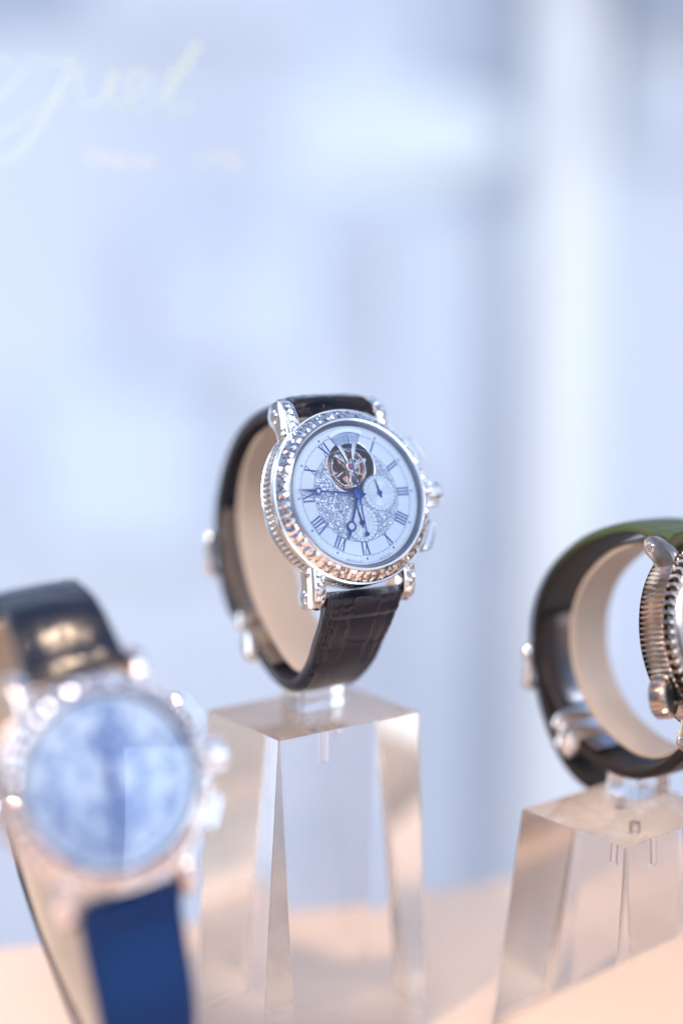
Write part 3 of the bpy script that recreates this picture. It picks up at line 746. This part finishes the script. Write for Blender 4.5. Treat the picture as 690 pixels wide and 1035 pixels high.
cuff_right=[(23.2,-17),(21.5,-26),(16.5,-34.5),(9,-40),(0,-42.3),(-8.5,-41.5),(-16,-38),(-21.5,-32.5),(-24.8,-27),(-25.6,-21.5),(-24,-16)]
cuff_right=[(a*1.08,b*1.08+1.5) for a,b in cuff_right]
add_cuff(r,off,f_right,cuff_right,7.0,low,zt,math.atan2(u.y,u.x))
# left (low one, mostly below the frame)
low=seg_low(f_left,path_left); print('LEFT low',low)
zt=max(6,low.z-8)
u=Vector((.9,.43)).normalized(); v=Vector((-u.y,u.x)); fc=Vector((low.x,low.y))-u*20-v*16
r,off,cen,_,_=make_stand('low clear stand under the blurred watch at lower left',zt,fc,u,v,40,32,2,None,GRP)
cuff_left=[(38,-18),(38,-32),(31,-44),(18,-51),(2,-53),(-14,-50.5),(-29,-44),(-42,-33),(-50,-25),(-50,-18),(-44,-13.5)]
add_cuff(r,off,f_left,cuff_left,9.2,low,zt,math.atan2(u.y,u.x))

# ------------------------------------------------------------------ table, pane, lettering
A0=rayplane(0,958,0); A1=rayplane(520,887,0); d=(A1-A0).normalized(); nrm=Vector((-d.y,d.x,0))   # nrm points away from the camera

p0=A0-d*260; p1=A1+d*320
mb=MB(); poly=[(p0.x,p0.y),(p1.x,p1.y),(p1.x-nrm.x*640,p1.y-nrm.y*640),(p0.x-nrm.x*640,p0.y-nrm.y*640)]
prism(mb,poly,-30,0); o=mb.build('display_table',M['table'],None,None,bevel=1.2)
o['label']='cream lacquered display table that the stands are set on'; o['category']='table'
# riser in front of the right stand
zr=H-140; a=rayplane(500,1029,zr); b=rayplane(690,941,zr); dd=(b-a).normalized(); nn=Vector((dd.y,-dd.x,0))
e=a+dd*190
mb=MB(); prism(mb,[(a.x,a.y),(e.x,e.y),(e.x+nn.x*110,e.y+nn.y*110),(a.x+nn.x*110,a.y+nn.y*110)],.2,zr)
o=mb.build('display_riser',M['riser'],None,40,bevel=1.5)
o['label']='peach coloured display riser filling the lower right corner in front of the stand'; o['category']='riser'
# glass pane
Mp=Matrix(((d.x,nrm.x,0,0),(d.y,nrm.y,0,0),(0,0,1,0),(0,0,0,1))); 
q=A0-d*240+nrm*2
Tp=Matrix.Translation(q)@Mp
mb=MB(); box(mb,(330,2,190),(660,4,440),M=Tp)
o=mb.build('glass_pane',M['pane'],None,None); o['label']='clear upright pane of glass behind the watches carrying the lettering'; o['category']='window pane'
# lettering on the near face of the pane
def on_pane(px,py):
    """pixel of the photograph -> point on the pane, mm"""
    rr=c2w(((px-345)/F,(517.5-py)/F,-1)); o3=Vector((0,0,H)); t=((q-o3).dot(nrm))/rr.dot(nrm); return o3+rr*t-nrm*.35
ox=on_pane(0,110); lx=d; ly=Vector((0,0,1))
K=((on_pane(100,110)-ox).length)/100     # mm per photo pixel near the lettering
lt=thing('window_lettering','pale white script word with small capitals below it on the glass pane','lettering',ox)
def glyph(pts,w,name='letter',m=M['letters']):
    P=spline([Vector((x,y,0)) for x,y in pts],8); n=len(P)
    L3=[ox+lx*(p.x*K)+ly*(-p.y*K) for p in P]
    rr=[.85*w*K*(.45+.55*abs(math.sin(PI*i/(n-1)+.3))) for i in range(n)]
    mb=MB(); tube(mb,L3,rr,8); mb.build(name,m,lt,60,ox)
# (x right, y down, photo pixels from (0,110)) -- B r e g u e t, the first letters run out of the frame
glyph([(-178,-2),(-168,-40),(-158,-62),(-130,-62),(-128,-42),(-152,-32),(-126,-26),(-124,-6),(-150,4),(-176,-4)],5)
glyph([(-112,0),(-104,-34),(-100,-28),(-86,-36),(-80,-30)],4)
glyph([(-70,-14),(-46,-24),(-48,-38),(-64,-34),(-70,-12),(-58,0),(-38,-8)],4)
glyph([(18,-44),(2,-50),(-16,-36),(-14,-14),(2,-12),(26,-40),(30,-46)],5)
glyph([(30,-50),(62,-48),(78,-50),(60,-20),(38,18),(14,46),(-8,52),(-14,36),(10,20),(44,-4),(66,-16)],5.5)
glyph([(84,-44),(80,-18),(92,-6),(108,-20),(118,-44),(112,-14),(122,-8),(132,-16)],5)
glyph([(132,-16),(152,-30),(148,-44),(134,-38),(130,-14),(142,-4),(160,-14)],5)
glyph([(160,-14),(182,-42),(206,-76),(176,-30),(172,-8),(186,-6),(198,-18)],5)
glyph([(164,-44),(190,-46),(206,-48)],3)
def pl(x,y): return ox+lx*(x+160*K)+ly*(y-53*K)
for txt,xx in (('Depuis',-38),('1775',66)):
    tm=text_mb(txt,26*K,0,lambda x,y,xx=xx: pl(x+xx*K,y)+nrm*.1)
    tm.build('small_lettering',M['letters_gold'],lt,None,ox)

# ------------------------------------------------------------------ background beyond the pane
def wall_pt(px,py,Y):
    rr=c2w(((px-345)/F,(517.5-py)/F,-1)); t=Y/rr.y; return Vector((rr.x*t,Y,H+rr.z*t))
def wmat(n,c): return mat(n,c,0,.7,noise=(1.5,.03,.05))
wb=wmat('pale_blue_paint',(.67,.72,.81)); ww=wmat('white_paint',(.88,.89,.90)); wl=wmat('lavender_paint',(.64,.70,.80)); wc=wmat('soft_glow_white',(.70,.78,.88)); wd=wmat('slate_blue_paint',(.34,.42,.56))
def slab(name,x0,y0,x1,y1,Y,th,m,label=None,cat=None,struct=False):
    a=wall_pt(x0,y1,Y); b=wall_pt(x1,y0,Y)
    mb=MB(); box(mb,((a.x+b.x)/2,Y+th/2,(a.z+b.z)/2),(b.x-a.x,th,b.z-a.z)); o=mb.build(name,m,None,None,bevel=3)
    if struct: o['kind']='structure'
    else: o['label']=label; o['category']=cat
    return o
slab('background_wall',-700,-500,1500,1150,2500,60,wb,label='pale blue wall far behind the glass pane',cat='wall')
slab('wall_panel',395,205,505,1000,2440,30,wl,'lavender upright wall panel left of the white column','wall panel')
slab('wall_panel',450,-300,508,85,2440,30,wl,'lavender wall panel high up, left of the white column top','wall panel')
slab('column',528,-400,616,1100,2300,120,ww,'white column standing in front of the far blue wall','column')
slab('wall_panel',625,-300,900,150,2440,30,wb,'blue wall panel right of the white column, near the top right corner','wall panel')
slab('wall_panel',95,-40,330,25,2440,30,wb,'blue wall panel at the top left, above the lettering','wall panel')
slab('wall_panel',150,235,320,375,2440,30,wl,'lavender wall panel above and left of the sharp watch','wall panel')
slab('wall_panel',40,395,215,560,2440,30,wc,'pale slab painted as a soft glow left of the sharp watch, above the blurred one','wall panel')  # pale slab added in place of a soft glow on the wall
slab('ceiling_beam',650,-300,1100,-10,2200,120,wd,'dark slate blue beam crossing the top right corner','beam')
slab('wall_panel',-300,-300,40,8,2440,30,wd,'slate blue wall panel in the top left corner','wall panel')
# a lit round ceiling lamp, out of focus
lampm=mat('lamp_glass',(.2,.22,.25),0,.4,emit=((.78,.88,1.0),.78))
pc=wall_pt(400,138,2250)
mb=MB(); T=Matrix.Translation(pc)@Matrix.Diagonal((1.55,1,.62,1)); prof=[(115*math.cos(t),115*math.sin(t)) for t in [(-PI/2+.02)+(PI-.04)*i/16 for i in range(17)]]
lathe(mb,prof,40,M=T); lamp=thing('hanging_lamp','oval white glowing lamp hanging before the far wall','lamp',(pc.x,pc.y,pc.z-71)); off=(pc.x,pc.y,pc.z-71)
mb.build('shade',lampm,lamp,60,off)
mb=MB(); tube(mb,[pc+Vector((0,0,70)),pc+Vector((0,0,600))],4,8); mb.build('cord',ww,lamp,60,off)

# ------------------------------------------------------------------ light
w=bpy.data.worlds.new('World'); sc.world=w; w.use_nodes=True; bg=w.node_tree.nodes['Background']

nt=w.node_tree; tcw=nt.nodes.new('ShaderNodeTexCoord')
def dotn(v):
    n=nt.nodes.new('ShaderNodeVectorMath'); n.operation='DOT_PRODUCT'; n.inputs[1].default_value=Vector(v).normalized(); nt.links.new(tcw.outputs['Generated'],n.inputs[0]); return n.outputs['Value']
def ramp(src,stops):
    n=nt.nodes.new('ShaderNodeValToRGB'); e=n.color_ramp.elements; e[0].position=stops[0][0]; e[0].color=(*stops[0][1],1); e[1].position=stops[-1][0]; e[1].color=(*stops[-1][1],1)
    for p,c in stops[1:-1]: q_=e.new(p); q_.color=(*c,1)
    nt.links.new(src,n.inputs[0]); return n.outputs[0]
up_=nt.nodes.new('ShaderNodeMapRange'); up_.inputs[1].default_value=-1; nt.links.new(dotn((0,0,1)),up_.inputs[0])
base=ramp(up_.outputs[0],[(0,(.46,.35,.28)),(.42,(.46,.37,.32)),(.55,(.20,.26,.38)),(.75,(.36,.50,.80)),(1,(.28,.38,.62))])
win=ramp(dotn((.62,-.62,.48)),[(.0,(0,0,0)),(.72,(.0,.0,.0)),(.78,(.46,.55,.72)),(1,(.66,.76,.95))])
ad=nt.nodes.new('ShaderNodeMix'); ad.data_type='RGBA'; ad.blend_type='ADD'; ad.inputs[0].default_value=1; ad.clamp_result=False
nt.links.new(base,ad.inputs[6]); nt.links.new(win,ad.inputs[7]); nt.links.new(ad.outputs[2],bg.inputs[0]); bg.inputs[1].default_value=1.0

def area(name,loc,target,sx,sy,power,col,spread=PI):
    l=bpy.data.lights.new(name,'AREA'); l.shape='RECTANGLE'; l.size=sx*S; l.size_y=sy*S; l.energy=power; l.color=col; l.spread=spread
    o=bpy.data.objects.new(name,l); C.objects.link(o); o.location=Vector(loc)*S
    dv=(Vector(target)-Vector(loc)).normalized(); o.rotation_euler=dv.to_track_quat('-Z','Y').to_euler(); return o
area('window_light',(-60,-420,900),(0,340,140),700,700,5.2,(.88,.93,1.0))
area('warm_table_fill',(-120,-120,640),(0,300,60),240,160,1.1,(1.0,.84,.70))  # unseen soft fill, added to brighten and warm the table
area('warm_spot_left',(-230,60,520),(0,340,140),22,22,2.6,(1.0,.72,.48))
area('warm_spot_top',(60,250,620),(30,330,60),30,30,.7,(1.0,.74,.52))
area('room_light',(-1700,1000,250),(100,2500,250),900,1800,22.5,(.87,.94,1.0))
area('room_light',(1700,1000,250),(-100,2500,250),900,1800,22.5,(.87,.94,1.0))

def refl(px,py):
    fr=f_left; inv=fr.inverted(); o=inv@Vector((0,0,H)); dr=(inv.to_3x3()@c2w(((px-345)/F,(517.5-py)/F,-1))).normalized()
    t=(2-o.z)/dr.z; p=o+dr*t; n=Vector((.00634*p.x,.00634*p.y,1)).normalized(); q_=dr-n*2*dr.dot(n)
    return fr@p, (fr.to_3x3()@q_).normalized()
P0,D0=refl(125,756); Pc=P0+D0*420
def hit(px,py):
    p_,d_=refl(px,py); return p_+d_*((Pc-p_).dot(D0)/d_.dot(D0))
ex=(hit(197,778)-Pc); ey=(hit(125,880)-Pc); print(ex,ey)
lx_=ex.length*1.5; ly_=ey.length*1.35; exn=ex.normalized(); eyn=ey.normalized(); exn=(ex-eyn*ex.dot(eyn)).normalized()
cc=Pc+exn*lx_/2+eyn*ly_/2
l=bpy.data.lights.new('wedge_reflection_light','AREA'); l.shape='RECTANGLE'; l.size=lx_*S; l.size_y=ly_*S; l.color=(.62,.78,1.0); l.energy=2.6*PI*(lx_*S*ly_*S)  # unseen light added to put a bright wedge into the left crystal
o=bpy.data.objects.new('crystal_wedge_light',l); C.objects.link(o)
zz=D0; yy=eyn; xx=yy.cross(zz)
if True:
    o.matrix_world=Matrix(((xx.x,yy.x,zz.x,cc.x*S),(xx.y,yy.y,zz.y,cc.y*S),(xx.z,yy.z,zz.z,cc.z*S),(0,0,0,1)))

sc.render.engine='CYCLES'
cy=sc.cycles; cy.samples=256; cy.max_bounces=16; cy.transmission_bounces=14; cy.glossy_bounces=8; cy.transparent_max_bounces=12
cy.sample_clamp_indirect=6; cy.use_denoising=True; cy.blur_glossy=.3
sc.view_settings.view_transform='Standard'; sc.view_settings.look='None'; sc.view_settings.exposure=0; sc.view_settings.gamma=1
